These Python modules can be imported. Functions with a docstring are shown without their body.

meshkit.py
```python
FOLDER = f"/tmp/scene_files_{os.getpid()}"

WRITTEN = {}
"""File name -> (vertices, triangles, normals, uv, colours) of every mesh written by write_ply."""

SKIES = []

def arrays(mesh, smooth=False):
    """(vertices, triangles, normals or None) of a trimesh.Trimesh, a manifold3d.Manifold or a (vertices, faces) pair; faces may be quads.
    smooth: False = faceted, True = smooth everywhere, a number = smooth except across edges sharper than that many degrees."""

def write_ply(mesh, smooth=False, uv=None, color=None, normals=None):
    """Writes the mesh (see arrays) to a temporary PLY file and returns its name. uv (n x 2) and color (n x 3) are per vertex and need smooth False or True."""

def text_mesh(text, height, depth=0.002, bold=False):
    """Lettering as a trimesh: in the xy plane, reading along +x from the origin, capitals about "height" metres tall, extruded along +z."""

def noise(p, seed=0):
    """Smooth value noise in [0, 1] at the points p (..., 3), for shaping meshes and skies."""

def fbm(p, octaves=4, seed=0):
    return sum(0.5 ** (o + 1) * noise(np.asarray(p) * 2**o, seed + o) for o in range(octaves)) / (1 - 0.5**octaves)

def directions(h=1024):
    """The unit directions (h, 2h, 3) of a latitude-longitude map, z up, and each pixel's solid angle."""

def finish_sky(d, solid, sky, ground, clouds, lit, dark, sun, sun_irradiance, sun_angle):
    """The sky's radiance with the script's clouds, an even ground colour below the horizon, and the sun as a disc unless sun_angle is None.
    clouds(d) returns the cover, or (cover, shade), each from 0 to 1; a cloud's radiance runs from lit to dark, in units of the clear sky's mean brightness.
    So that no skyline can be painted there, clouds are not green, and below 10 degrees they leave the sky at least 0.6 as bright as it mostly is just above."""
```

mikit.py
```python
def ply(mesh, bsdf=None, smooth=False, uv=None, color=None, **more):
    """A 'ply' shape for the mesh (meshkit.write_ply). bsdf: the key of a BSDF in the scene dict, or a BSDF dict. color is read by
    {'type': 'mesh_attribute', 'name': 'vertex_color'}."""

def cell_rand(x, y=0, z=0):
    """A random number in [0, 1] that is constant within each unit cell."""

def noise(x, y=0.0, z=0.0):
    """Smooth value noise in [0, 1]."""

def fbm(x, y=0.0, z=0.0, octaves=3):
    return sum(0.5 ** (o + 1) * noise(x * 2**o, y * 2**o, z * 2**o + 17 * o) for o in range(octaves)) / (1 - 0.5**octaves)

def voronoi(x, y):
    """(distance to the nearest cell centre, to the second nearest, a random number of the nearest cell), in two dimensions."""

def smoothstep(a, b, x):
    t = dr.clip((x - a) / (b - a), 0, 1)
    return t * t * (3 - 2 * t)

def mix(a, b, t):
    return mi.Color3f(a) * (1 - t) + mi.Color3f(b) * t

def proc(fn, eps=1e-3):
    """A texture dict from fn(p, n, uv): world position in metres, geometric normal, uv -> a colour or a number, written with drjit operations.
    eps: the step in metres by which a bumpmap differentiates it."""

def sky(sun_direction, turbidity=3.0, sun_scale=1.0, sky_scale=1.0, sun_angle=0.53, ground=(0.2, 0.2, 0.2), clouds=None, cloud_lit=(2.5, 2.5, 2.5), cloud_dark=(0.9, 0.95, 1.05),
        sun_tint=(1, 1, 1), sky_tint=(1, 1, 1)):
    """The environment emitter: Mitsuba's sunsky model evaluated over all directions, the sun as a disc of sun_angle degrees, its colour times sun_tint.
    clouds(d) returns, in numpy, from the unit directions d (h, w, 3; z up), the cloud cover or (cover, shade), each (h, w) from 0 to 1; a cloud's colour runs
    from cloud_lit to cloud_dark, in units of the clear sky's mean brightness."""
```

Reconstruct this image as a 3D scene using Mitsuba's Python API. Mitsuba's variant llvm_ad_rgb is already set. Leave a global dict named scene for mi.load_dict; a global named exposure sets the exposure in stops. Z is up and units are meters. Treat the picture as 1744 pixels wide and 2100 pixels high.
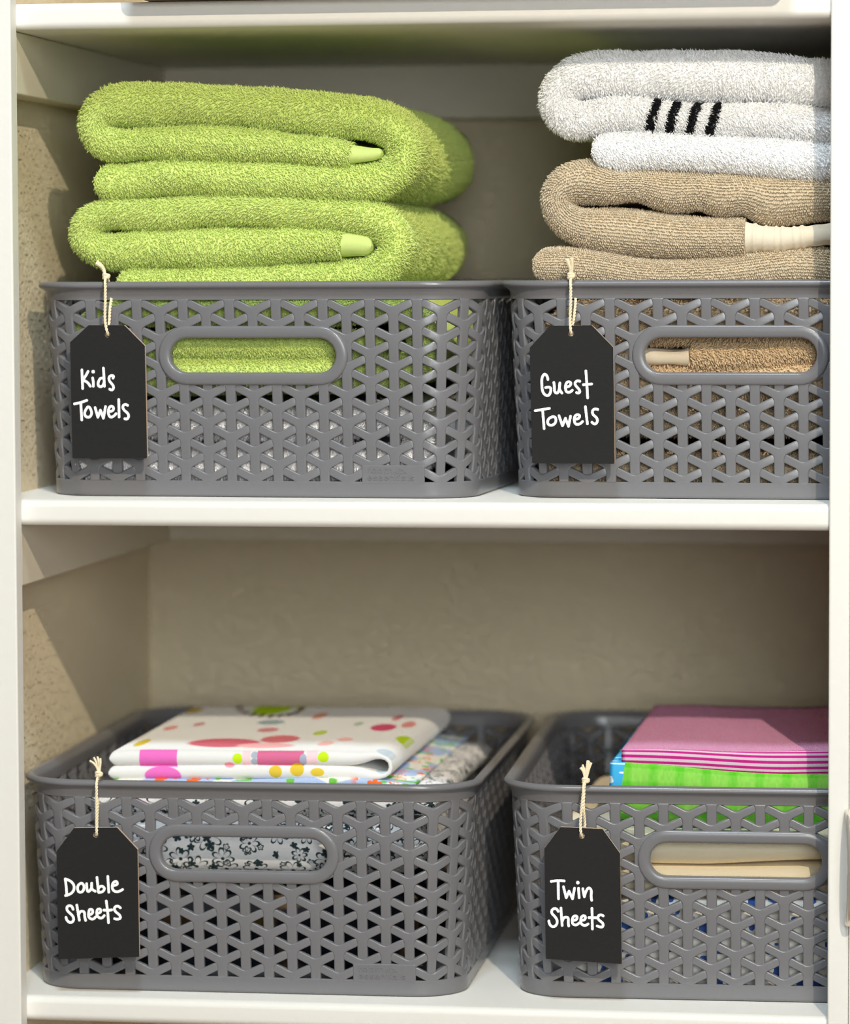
import math, random
import numpy as np, trimesh
import mitsuba as mi, drjit as dr
import mikit, meshkit
from shapely.geometry import Polygon, LineString, Point, box as sbox
from shapely.ops import unary_union
from scipy.interpolate import CubicSpline
from scipy.spatial import Delaunay

T = mi.ScalarTransform4f
rng = np.random.default_rng(7)
random.seed(7)
scene, labels = {}, {}

# ------------------------------------------------------------------ camera, light, exposure
CAM = np.array([0.57837, -2.01237, 0.12733])
YAW, PITCH, ROLL, FPX, W_PX, H_PX = -0.15427, -0.06516, -0.00366, 7389.4, 1744, 2100
FWD = np.array([math.sin(YAW) * math.cos(PITCH), math.cos(YAW) * math.cos(PITCH), math.sin(PITCH)])
_R = np.cross(FWD, [0, 0, 1.0]); _R /= np.linalg.norm(_R); _U = np.cross(_R, FWD)
RIGHT = math.cos(ROLL) * _R + math.sin(ROLL) * _U
UP = -math.sin(ROLL) * _R + math.cos(ROLL) * _U
exposure = -0.08
scene['camera'] = {
    'type': 'thinlens', 'fov': math.degrees(2 * math.atan(W_PX / 2 / FPX)), 'fov_axis': 'x',
    'aperture_radius': 0.0115, 'focus_distance': float((np.array([0.3, 0.022, 0.0]) - CAM) @ FWD),
    'to_world': T().look_at(origin=CAM.tolist(), target=(CAM + FWD).tolist(), up=UP.tolist())}
LAMP_AT, LAMP_TO, LAMP_POWER = np.array([0.92, -1.85, 1.13]), np.array([0.25, 0.05, -0.02]), (9.8, 8.7, 6.8)  # unseen spotlight, set to cast the shadow edges on the left wall
WINDOW_X, WINDOW_Z, WINDOW_POWER = (0.45, 1.75), (-0.02, 0.98), (12.2, 13.0, 13.2)  # unseen window behind the camera, sized for cool frontal light
PANEL_AT, PANEL_POWER = (0.35, -1.02), (62.0, 74.0, 84.0)  # unseen ceiling light, set to brighten shelf tops and upper edges


def ray(px, py):
    return FWD + RIGHT * (px - W_PX / 2) / FPX - UP * (py - H_PX / 2) / FPX


def at(px, py, y):
    """The point in the plane at depth y that the photograph shows at this pixel."""
    d = ray(px, py)
    return CAM + d * (y - CAM[1]) / d[1]


# ------------------------------------------------------------------ materials
def rgb(c):
    return {'type': 'rgb', 'value': list(c)}


def mat(name, color, rough=0.6, spec=0.3, bump=None, scale=1.0, **more):
    b = {'type': 'principled', 'base_color': color if isinstance(color, dict) else rgb(color), 'roughness': rough, 'specular': spec, **more}
    if bump is not None:
        b = {'type': 'bumpmap', 'arbitrary': bump, 'scale': scale, 'bsdf': b}
    scene[name] = {'type': 'twosided', 'bsdf': b}
    return name


N, F, SS = mikit.noise, mikit.fbm, mikit.smoothstep


def wall_relief(p, n, uv):
    k = 300.0
    return SS(0.42, 0.62, F(p.x * k, p.y * k, p.z * k, 2)) + 0.3 * N(p.x * 700, p.y * 700, p.z * 700)


mat('wall_paint', (0.645, 0.55, 0.385), 0.8, 0.2, mikit.proc(wall_relief, 4e-4), 0.0009)
mat('trim_paint', (0.74, 0.72, 0.675), 0.45, 0.35, mikit.proc(lambda p, n, uv: F(p.x * 160, p.y * 160, p.z * 160, 2), 8e-4), 0.0001)
mat('cleat_paint', (0.66, 0.60, 0.48), 0.5, 0.3)
mat('room_paint', (0.20, 0.19, 0.17), 0.8, 0.2)  # unseen room walls, kept dark to hold down bounced light
mat('ceiling_paint', (0.35, 0.34, 0.32), 0.9, 0.1)  # unseen room ceiling, darkened for less bounce into the closet
mat('floor_wood', mikit.proc(lambda p, n, uv: mikit.mix((0.20, 0.12, 0.07), (0.34, 0.22, 0.13), F(p.x * 3, p.y * 40, 0.0, 3)), 1e-3), 0.4, 0.4)
mat('grey_plastic', (0.165, 0.162, 0.172), 0.25, 0.5)
mat('chalkboard', mikit.proc(lambda p, n, uv: mi.Color3f(0.0135, 0.013, 0.013) * (0.85 + 0.3 * F(p.x * 900, p.y * 900, p.z * 900, 2)), 1e-3), 0.75, 0.25)
mat('tag_core', (0.47, 0.35, 0.25), 0.8, 0.1)
mat('white_ink', (0.92, 0.92, 0.92), 0.6, 0.2)
mat('twine', (0.86, 0.74, 0.52), 0.9, 0.05)
mat('pile', {'type': 'mesh_attribute', 'name': 'vertex_color'}, 0.9, 0.05, sheen=0.3)
mat('handle_metal', (0.80, 0.74, 0.64), 0.22, 0.5, metallic=0.7)
mat('white_cotton', (0.84, 0.84, 0.84), 0.9, 0.05)
mat('blanket_wool', (0.52, 0.43, 0.30), 0.95, 0.05)
mat('lamp_metal', (0.5, 0.48, 0.45), 0.4, 0.5)


# ------------------------------------------------------------------ helpers
def add(key, mesh, m, smooth=30, **kw):
    assert key not in scene, key
    scene[key] = mikit.ply(mesh, m, smooth=smooth, **kw)
    return key


def numbered(base):
    if not any(k == base or k.startswith(base + '__') for k in list(scene) + list(labels)):
        return base
    i = 1
    while any(k == f'{base}_{i:03d}' or k.startswith(f'{base}_{i:03d}__') for k in list(scene) + list(labels)):
        i += 1
    return f'{base}_{i:03d}'


def thing(base, label, cat, group=None):
    k = numbered(base)
    labels[k] = {'label': label, 'category': cat}
    if group:
        labels[k]['group'] = group
    return k


def struct(key, mesh, m, label=None, smooth=False):
    add(key, mesh, m, smooth)
    labels[key] = {'kind': 'structure'}
    if label:
        labels[key]['label'] = label


def box(x0, x1, y0, y1, z0, z1, r=0.0, seg=3):
    """A box; r rounds the edges."""
    if r <= 0:
        b = trimesh.creation.box((x1 - x0, y1 - y0, z1 - z0))
        b.apply_translation(((x0 + x1) / 2, (y0 + y1) / 2, (z0 + z1) / 2))
        return b
    import manifold3d as m3
    s = m3.Manifold.sphere(r, 4 * seg)
    parts = [s.translate((x, y, z)) for x in (x0 + r, x1 - r) for y in (y0 + r, y1 - r) for z in (z0 + r, z1 - r)]
    m = m3.Manifold.batch_hull(parts).to_mesh()
    return trimesh.Trimesh(m.vert_properties[:, :3], m.tri_verts, process=False)


def tube(pts, r, n=8, closed=False, cap=True):
    pts = np.asarray(pts, float)
    r = np.broadcast_to(np.asarray(r, float), (len(pts),))
    t = np.gradient(pts, axis=0)
    t /= np.maximum(np.linalg.norm(t, axis=1, keepdims=True), 1e-12)
    u = np.cross(t[0], [0.3, 1, 0.2]); u /= np.linalg.norm(u)
    V, a = [], np.arange(n) * 2 * np.pi / n
    for p, d, rr in zip(pts, t, r):
        u = u - d * (u @ d); u /= np.linalg.norm(u)
        w = np.cross(d, u)
        V.append(p + rr * (np.cos(a)[:, None] * u + np.sin(a)[:, None] * w))
    V = np.vstack(V)
    f, m = [], len(pts)
    for i in range(m - 1):
        for j in range(n):
            k = (j + 1) % n
            f += [[i * n + j, i * n + k, i * n + n + k], [i * n + j, i * n + n + k, i * n + n + j]]
    if cap:
        V = np.vstack([V, pts[:1], pts[-1:]])
        c = m * n
        for j in range(n):
            k = (j + 1) % n
            f += [[c, k, j], [c + 1, (m - 1) * n + j, (m - 1) * n + k]]
    return trimesh.Trimesh(V, np.array(f), process=False)


def spline(pts, n, closed=False):
    pts = np.asarray(pts, float)
    if closed:
        pts = np.vstack([pts, pts[:1]])
    s = np.r_[0, np.cumsum(np.maximum(np.linalg.norm(np.diff(pts[:, :3 if pts.shape[1] > 2 else 2], axis=0), axis=1), 1e-9))]
    return CubicSpline(s, pts, bc_type='periodic' if closed else 'natural')(np.linspace(0, s[-1], n))


def extrude(poly, h):
    return trimesh.util.concatenate([trimesh.creation.extrude_polygon(g, h, engine='earcut') for g in getattr(poly, 'geoms', [poly])])


# ------------------------------------------------------------------ the closet and the unseen room before it
Z_TOP, Z_MID, Z_LOW = 0.26915 + 0.0150, 0.0, -0.28912       # top faces of the three shelves
THICK, X_LEFT, X_RIGHT, Y_BACK = 0.0150, 0.0105, 0.612, 0.404
X_POST_L, X_POST_R = 0.0298, 0.4934
CLEAT_H, CLEAT_T = 0.0362, 0.0162
FLOOR, CEIL = -0.95, 1.50
RX0, RX1, RY0 = -1.3, 2.15, -3.1

struct('wall_back', box(X_LEFT - 0.1, X_RIGHT + 0.1, Y_BACK, Y_BACK + 0.1, FLOOR, 1.2), 'wall_paint', 'greige textured back wall of the linen closet')
struct('wall_left', box(X_LEFT - 0.1, X_LEFT, 0.002, Y_BACK, FLOOR, 1.2), 'wall_paint', 'greige textured left side wall of the linen closet')
struct('wall_right', box(X_RIGHT, X_RIGHT + 0.1, 0.002, Y_BACK, FLOOR, 1.2), 'wall_paint')
struct('floor', box(RX0 - 0.1, RX1 + 0.1, RY0 - 0.1, Y_BACK + 0.1, FLOOR - 0.1, FLOOR), 'floor_wood')
struct('ceiling', box(RX0 - 0.1, RX1 + 0.1, RY0 - 0.1, Y_BACK + 0.1, CEIL, CEIL + 0.1), 'ceiling_paint')
struct('wall_closet_left', box(RX0, X_LEFT - 0.03, 0.002, 0.1, FLOOR, CEIL), 'room_paint')
struct('wall_closet_right', box(0.93, RX1, 0.002, 0.1, FLOOR, CEIL), 'room_paint')
struct('wall_closet_top', box(X_LEFT - 0.03, 0.93, 0.002, 0.1, 1.2, CEIL), 'room_paint')
struct('wall_hall_left', box(RX0 - 0.1, RX0, RY0, 0.1, FLOOR, CEIL), 'room_paint')
struct('wall_hall_right', box(RX1, RX1 + 0.1, RY0, 0.1, FLOOR, CEIL), 'room_paint')
(wx0, wx1), (wz0, wz1) = WINDOW_X, WINDOW_Z
struct('wall_hall_back', trimesh.util.concatenate([box(RX0, wx0, RY0 - 0.1, RY0, FLOOR, CEIL), box(wx1, RX1, RY0 - 0.1, RY0, FLOOR, CEIL),
                                                   box(wx0, wx1, RY0 - 0.1, RY0, FLOOR, wz0), box(wx0, wx1, RY0 - 0.1, RY0, wz1, CEIL)]), 'room_paint')
fr = [box(wx0 - 0.05, wx1 + 0.05, RY0 - 0.06, RY0 + 0.02, a, b) for a, b in ((wz0 - 0.05, wz0), (wz1, wz1 + 0.05))]
fr += [box(a, b, RY0 - 0.06, RY0 + 0.02, wz0, wz1) for a, b in ((wx0 - 0.05, wx0), (wx1, wx1 + 0.05))]
struct('unseen_window_1', trimesh.util.concatenate(fr), 'trim_paint')  # frame of the unseen window, behind the camera
# glowing pane of the unseen window, placed to light the closet from the front
pane = trimesh.Trimesh([[wx0, RY0 - 0.05, wz0], [wx1, RY0 - 0.05, wz0], [wx1, RY0 - 0.05, wz1], [wx0, RY0 - 0.05, wz1]], [[0, 2, 1], [0, 3, 2]], process=False)
scene['unseen_window_1__pane'] = {**mikit.ply(pane, 'white_ink'), 'emitter': {'type': 'area', 'radiance': rgb(WINDOW_POWER)}}
# the face frame of the opening
struct('trim_1', box(-0.075, X_POST_L, -0.012, 0.0015, FLOOR, 1.28, 0.0012), 'trim_paint', 'cream painted face frame post along the left edge', 30)
struct('trim_2', box(X_POST_R, X_POST_R + 0.0115, -0.003, 0.0015, FLOOR, 1.28, 0.0012), 'trim_paint', 'bright white face frame post along the right edge', 30)
struct('trim_3', box(X_POST_L + 0.0005, X_POST_R - 0.0005, -0.012, 0.0015, 1.15, 1.28), 'trim_paint')

# the cupboard door right of the post, with its pull
key = thing('cupboard_door', 'white painted cupboard door at the right edge beside the closet post', 'cupboard door')
add(key + '__panel', box(X_POST_R + 0.0117, 0.93, -0.0035, 0.0015, -0.9, 1.1, 0.0012), 'trim_paint')
p0, p1 = at(1738, 1664, -0.0035), at(1738, 1892, -0.0035)
hh = p0[2] - p1[2]
arc = [(p0[0] + 0.0004 + 0.0035 * math.sin(u), -0.0035 - 0.022 * math.sin(u) ** 0.8, p0[2] - hh * (1 - math.cos(u)) / 2) for u in np.linspace(0.01, math.pi - 0.01, 40)]
add(key + '__handle', tube(arc, 0.0017 + 0.0012 * np.sin(np.linspace(0, math.pi, 40)), 12), 'handle_metal')
labels[key + '__handle'] = {'label': 'curved metal pull'}


def make_shelf(z, label):
    key = thing('shelf', label, 'shelf', 'built-in shelves')
    add(key + '__board', box(X_LEFT + 0.0003, X_RIGHT - 0.0003, 0.0165, Y_BACK - 0.0003, z - THICK, z), 'trim_paint', False)
    # the rounded edge strip in front
    r = 0.0045
    prof = Polygon([(0.0163, z - THICK)] + [(r + r * math.cos(t), z - THICK + r + r * math.sin(t)) for t in np.linspace(1.5 * math.pi, math.pi, 7)]
                   + [(r + r * math.cos(t), z - r + r * math.sin(t)) for t in np.linspace(math.pi, math.pi / 2, 7)] + [(0.0163, z)])
    m = extrude(prof, X_RIGHT - X_LEFT - 0.0006)
    v = m.vertices.copy()
    m.vertices = np.c_[v[:, 2] + X_LEFT + 0.0003, v[:, 0] + 0.0016, v[:, 1]]
    add(key + '__edge_strip', m, 'trim_paint', 25)
    zc = z - THICK
    add(key + '__side_cleat', box(X_LEFT + 0.0003, X_LEFT + CLEAT_T, 0.012, Y_BACK - 0.0003, zc - CLEAT_H, zc - 0.0002, 0.0012), 'cleat_paint')
    add(key + '__side_cleat_001', box(X_RIGHT - CLEAT_T, X_RIGHT - 0.0003, 0.012, Y_BACK - 0.0003, zc - CLEAT_H, zc - 0.0002, 0.0012), 'cleat_paint')
    add(key + '__back_cleat', box(X_LEFT + CLEAT_T + 0.0003, X_RIGHT - CLEAT_T - 0.0003, Y_BACK - CLEAT_T, Y_BACK - 0.0003, zc - CLEAT_H, zc - 0.0002, 0.0012), 'cleat_paint')
    return key


make_shelf(Z_TOP, 'white shelf at the top, above the stacks of towels')
make_shelf(Z_MID, 'white shelf carrying the two grey baskets of towels')
make_shelf(Z_LOW, 'white bottom shelf carrying the two grey baskets of sheets')

# ------------------------------------------------------------------ baskets
BH, BWT, BWB, BDT, BDB = 0.125, 0.2635, 0.2527, 0.355, 0.343
BDEPTH = 0.366                                              # over the rim
Z_BAND, Z_RIM = 0.0090, 0.1147
HP, VP, ZJ = None, 0.0162, 0.10975


def dims(z):
    t = z / BH
    return BWB + (BWT - BWB) * t, BDB + (BDT - BDB) * t, 0.029 + 0.005 * t


Wm, Dm, Rm = dims(BH / 2)
SEG = [Wm / 2 - Rm, math.pi / 2 * Rm, Dm - 2 * Rm, math.pi / 2 * Rm, Wm - 2 * Rm, math.pi / 2 * Rm, Dm - 2 * Rm, math.pi / 2 * Rm, Wm / 2 - Rm]
CUM = np.r_[0, np.cumsum(SEG)]
PERIM = CUM[-1]
HP = PERIM / 84


def wall(s, z, off):
    """Basket wall: distance s round it (from the middle of the front, rightwards), height z, offset off outwards -> local points."""
    s, z, off = np.broadcast_arrays(np.asarray(s, float) % PERIM, np.asarray(z, float), np.asarray(off, float))
    t = z / BH
    Wz, Dz, Rz = BWB + (BWT - BWB) * t, BDB + (BDT - BDB) * t, 0.029 + 0.005 * t
    a, b = Wz / 2 - Rz, Dz / 2 - Rz
    k = np.clip(np.searchsorted(CUM, s, side='right') - 1, 0, 8)
    f = (s - CUM[k]) / np.asarray(SEG)[k]
    x, y, nx, ny = (np.zeros_like(s) for _ in range(4))
    corner = {1: (1, -1, -math.pi / 2), 3: (1, 1, 0.0), 5: (-1, 1, math.pi / 2), 7: (-1, -1, math.pi)}
    flat = {0: (lambda f: (a * f, -b - Rz), (0, -1)), 2: (lambda f: (a + Rz, b * (2 * f - 1)), (1, 0)), 4: (lambda f: (a * (1 - 2 * f), b + Rz), (0, 1)),
            6: (lambda f: (-a - Rz, b * (1 - 2 * f)), (-1, 0)), 8: (lambda f: (a * (f - 1), -b - Rz), (0, -1))}
    for q in range(9):
        m = k == q
        if not m.any():
            continue
        if q in corner:
            sx, sy, a0 = corner[q]
            th = a0 + f * math.pi / 2
            nx[m], ny[m] = np.cos(th)[m], np.sin(th)[m]
            x[m], y[m] = (sx * a + Rz * np.cos(th))[m], (sy * b + Rz * np.sin(th))[m]
        else:
            fn, (ux, uy) = flat[q]
            xx, yy = fn(f)
            x[m], y[m], nx[m], ny[m] = np.broadcast_to(xx, s.shape)[m], np.broadcast_to(yy, s.shape)[m], ux, uy
    return np.stack([x + nx * off, y + ny * off + BDEPTH / 2, z], -1)


def ring_sweep(profile, n=220):
    """A closed profile of (off, z) swept round the basket."""
    prof = np.asarray(profile, float)
    # finer steps in the corners
    s = np.unique(np.concatenate([np.linspace(CUM[i], CUM[i + 1], 15 if i % 2 else 9) for i in range(9)]))[:-1]
    V = np.concatenate([wall(s, z, o)[:, None] for o, z in prof], 1)
    m, k = len(s), len(prof)
    f = []
    for i in range(m):
        for j in range(k):
            a, b, c, d = i * k + j, i * k + (j + 1) % k, ((i + 1) % m) * k + (j + 1) % k, ((i + 1) % m) * k + j
            f += [[a, d, c], [a, c, b]]
    return trimesh.Trimesh(V.reshape(-1, 3), np.array(f), process=False)


# one woven link: a Y whose arms and stem dive behind their neighbours
mm = 1e-3
_arm = lambda sgn: LineString([(0, -2.3 * mm), (sgn * 11.5 * mm, 3.2 * mm)]).buffer(2.5 * mm, cap_style=2)
_y = unary_union([_arm(1), _arm(-1), sbox(-3.0 * mm, -19.0 * mm, 3.0 * mm, -2.0 * mm), Point(0, -2.4 * mm).buffer(2.6 * mm)])
Y_SHAPE = _y.buffer(3.4 * mm).buffer(-3.4 * mm).buffer(-0.9 * mm).buffer(0.9 * mm)
HANDLE_Z, HANDLE_HW, HANDLE_HH, HANDLE_RING = 0.0822, 0.0562, 0.0171, 0.0072


def stadium(hw, hh):
    return LineString([(-(hw - hh), HANDLE_Z), (hw - hh, HANDLE_Z)]).buffer(hh, 24)


RING_MID = stadium(HANDLE_HW - HANDLE_RING / 2, HANDLE_HH - HANDLE_RING / 2)
PLATE = (0.0635, 0.1005, 0.0191)                            # s0, s1, top of the maker's plate


def resample(poly, step):
    ring = poly.exterior
    n = max(10, int(round(ring.length / step)))
    p = np.array([ring.interpolate(i / n, normalized=True).coords[0] for i in range(n)])
    if Polygon(p).exterior.is_ccw is False:
        p = p[::-1]
    return p


def dive(d):
    r = np.hypot(d[:, 0], d[:, 1] + 2.2 * mm)
    return 0.7 * mm - 0.95 * mm * np.clip(r / (13.0 * mm), 0, 1.3) ** 1.8


def link(s0, z0, poly, step):
    """poly in (s, z) about the junction (s0, z0)."""
    p = resample(poly, step)
    t = np.roll(p, -1, 0) - np.roll(p, 1, 0)
    t /= np.maximum(np.linalg.norm(t, axis=1, keepdims=True), 1e-12)
    inw = np.c_[-t[:, 1], t[:, 0]]
    rings = [(p, -2.6 * mm, True), (p, -0.85 * mm, False), (p + inw * 0.16 * mm, -0.36 * mm, False), (p + inw * 0.45 * mm, -0.10 * mm, False), (p + inw * 0.85 * mm, 0.0, False)]
    inner = Polygon(rings[-1][0]).buffer(0)
    x0, y0, x1, y1 = inner.bounds
    g = [(x, y) for x in np.arange(x0, x1, 2.2 * step) for y in np.arange(y0, y1, 2.2 * step) if inner.buffer(-0.6 * step).contains(Point(x, y))]
    pts = np.vstack([rings[-1][0]] + ([np.array(g)] if g else []))
    tri = Delaunay(pts).simplices
    cen = pts[tri].mean(1)
    keep = np.array([inner.contains(Point(c)) for c in cen])
    tri = tri[keep]
    e1, e2 = pts[tri[:, 1]] - pts[tri[:, 0]], pts[tri[:, 2]] - pts[tri[:, 0]]
    flip = e1[:, 0] * e2[:, 1] - e1[:, 1] * e2[:, 0] < 0
    tri[flip] = tri[flip][:, ::-1]
    n, V, Fc = len(p), [], []
    for q, w, back in rings:
        V.append(np.c_[q, (dive(q) + w) if not back else np.full(n, -3.0 * mm) + dive(q) * 0.3])
    V.append(np.c_[pts[n:], dive(pts[n:])])
    V = np.vstack(V)
    for k in range(4):
        for j in range(n):
            a, b = k * n + j, k * n + (j + 1) % n
            Fc += [[a, b, b + n], [a, b + n, a + n]]
    Fc = np.vstack([np.array(Fc), tri + 4 * n])
    P = wall(s0 + V[:, 0], z0 + V[:, 1], V[:, 2])
    return trimesh.Trimesh(P, Fc, process=False)


def link_shape(s0, z0, front):
    sh = Y_SHAPE
    clip = sbox(-0.03, Z_BAND - 0.001 - z0, 0.03, Z_RIM + 0.0002 - z0)
    sh = sh.intersection(clip)
    if front:
        from shapely.affinity import translate
        sh = sh.difference(translate(RING_MID, -s0, -z0))
        sh = sh.difference(sbox(PLATE[0] + 0.001 - s0, -z0, PLATE[1] - 0.001 - s0, PLATE[2] - 0.001 - z0))
    out = []
    for g in getattr(sh, 'geoms', [sh]):
        if g.geom_type != 'Polygon' or g.area < 7e-6:
            continue
        g = g.buffer(-0.5 * mm).buffer(0.5 * mm)
        for h in getattr(g, 'geoms', [g]):
            if h.geom_type == 'Polygon' and h.area > 7e-6:
                out.append(Polygon(h.exterior))
    return out


def build_basket():
    """The parts of one basket as ply dicts in local coordinates (origin: middle of the front of the rim, on the shelf)."""
    parts = {}
    rim = [(-2.4, 114.5), (-2.4, 120.0), (-1.2, 123.2), (0.4, 124.6), (2.0, 125.0), (3.4, 124.7), (4.4, 123.9), (4.8, 122.8), (4.6, 121.8), (3.9, 121.2),
           (2.4, 120.6), (1.2, 119.6), (0.6, 118.2), (0.45, 116.0), (0.4, 114.4), (-0.2, 114.1)]
    parts['rim'] = mikit.ply(ring_sweep(np.array(rim) * mm), 'grey_plastic', smooth=50)
    base = [(0.1, 0.3), (-0.5, 0.05), (-3.0, 0.0), (-3.0, 9.2), (0.2, 9.4), (0.75, 8.9), (0.8, 2.0), (0.55, 0.9)]
    b = ring_sweep(np.array(base) * mm)
    sfl = np.unique(np.concatenate([np.linspace(CUM[i], CUM[i + 1], 9) for i in range(9)]))[:-1]
    fl = extrude(Polygon(wall(sfl, 0.0, -0.0026)[:, :2]), 0.002)
    fl.apply_translation((0, 0, 0.0004))
    parts['base'] = mikit.ply(trimesh.util.concatenate([b, fl]), 'grey_plastic', smooth=40)
    # handle frame: a stadium ring, rounded in section
    sec = [(-3.6, -3.4), (-3.6, 0.6), (-3.2, 1.5), (-2.2, 2.1), (0, 2.25), (2.2, 2.1), (3.2, 1.5), (3.6, 0.6), (3.6, -3.4)]
    c = np.array(stadium(HANDLE_HW - HANDLE_RING / 2, HANDLE_HH - HANDLE_RING / 2).exterior.coords)[:-1]
    c = np.array([Polygon(c).exterior.interpolate(i / 96, normalized=True).coords[0] for i in range(96)])
    t = np.roll(c, -1, 0) - np.roll(c, 1, 0); t /= np.linalg.norm(t, axis=1, keepdims=True)
    nn = np.c_[t[:, 1], -t[:, 0]]
    if Polygon(c).exterior.is_ccw is False:
        nn = -nn
    V = np.concatenate([np.c_[c + nn * u * mm, np.full(len(c), w * mm)][:, None] for u, w in sec], 1)
    m, k = len(c), len(sec)
    f = [x for i in range(m) for j in range(k) for x in ([i * k + j, i * k + (j + 1) % k, ((i + 1) % m) * k + (j + 1) % k], [i * k + j, ((i + 1) % m) * k + (j + 1) % k, ((i + 1) % m) * k + j])]
    V = V.reshape(-1, 3)
    parts['handle_frame'] = mikit.ply(trimesh.Trimesh(wall(V[:, 0], V[:, 1], V[:, 2]), np.array(f), process=False), 'grey_plastic', smooth=40)
    # maker's plate with its raised words
    s0, s1, zt = PLATE
    pl = box(s0, s1, -0.0030, 0.0009, Z_BAND - 0.001, zt, 0.0007)
    v = np.array(pl.vertices); pl.vertices = wall(v[:, 0], v[:, 2], v[:, 1])
    parts['maker_plate'] = mikit.ply(pl, 'grey_plastic', smooth=40)
    words = []
    for txt, x, z, h in (('room', 0.0665, 0.0146, 0.0031), ('essentials', 0.0665, 0.0104, 0.0031)):
        w = meshkit.text_mesh(txt, h, 0.0006)
        v = np.array(w.vertices)
        sc = (0.0145 if txt == 'room' else 0.0275) / (v[:, 0].max() - v[:, 0].min())
        w.vertices = wall(x + v[:, 0] * sc, z + v[:, 1], 0.0007 + v[:, 2])
        words.append(w)
    roof = extrude(LineString([(0.0826, 0.0148), (0.0863, 0.0173), (0.0900, 0.0148)]).buffer(0.00035).union(LineString([(0.0842, 0.0153), (0.0842, 0.0146), (0.0884, 0.0146), (0.0884, 0.0153)]).buffer(0.00025)), 0.0006)
    v = np.array(roof.vertices); roof.vertices = wall(v[:, 0], v[:, 1], 0.0006 + v[:, 2])
    words.append(roof)
    parts['maker_plate__lettering'] = mikit.ply(trimesh.util.concatenate(words), 'grey_plastic', smooth=False)
    # the weave: links on the front and its corners one by one, the rest joined
    rest, num = [], 0
    for col in range(-42, 42):
        s0 = col * HP
        front = abs(col) <= 11
        for k in range(7):
            z0 = ZJ - k * VP + (VP / 2 if col % 2 else 0.0)
            for g in link_shape(s0, z0, front):
                me = link(s0, z0, g, (1.15 if front else 2.3) * mm)
                if front:
                    parts['weave_link' + (f'_{num:03d}' if num else '')] = mikit.ply(me, 'grey_plastic', smooth=75)
                    num += 1
                else:
                    rest.append(me)
    parts['side_weave'] = mikit.ply(trimesh.util.concatenate(rest), 'grey_plastic', smooth=75)
    return parts


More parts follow.
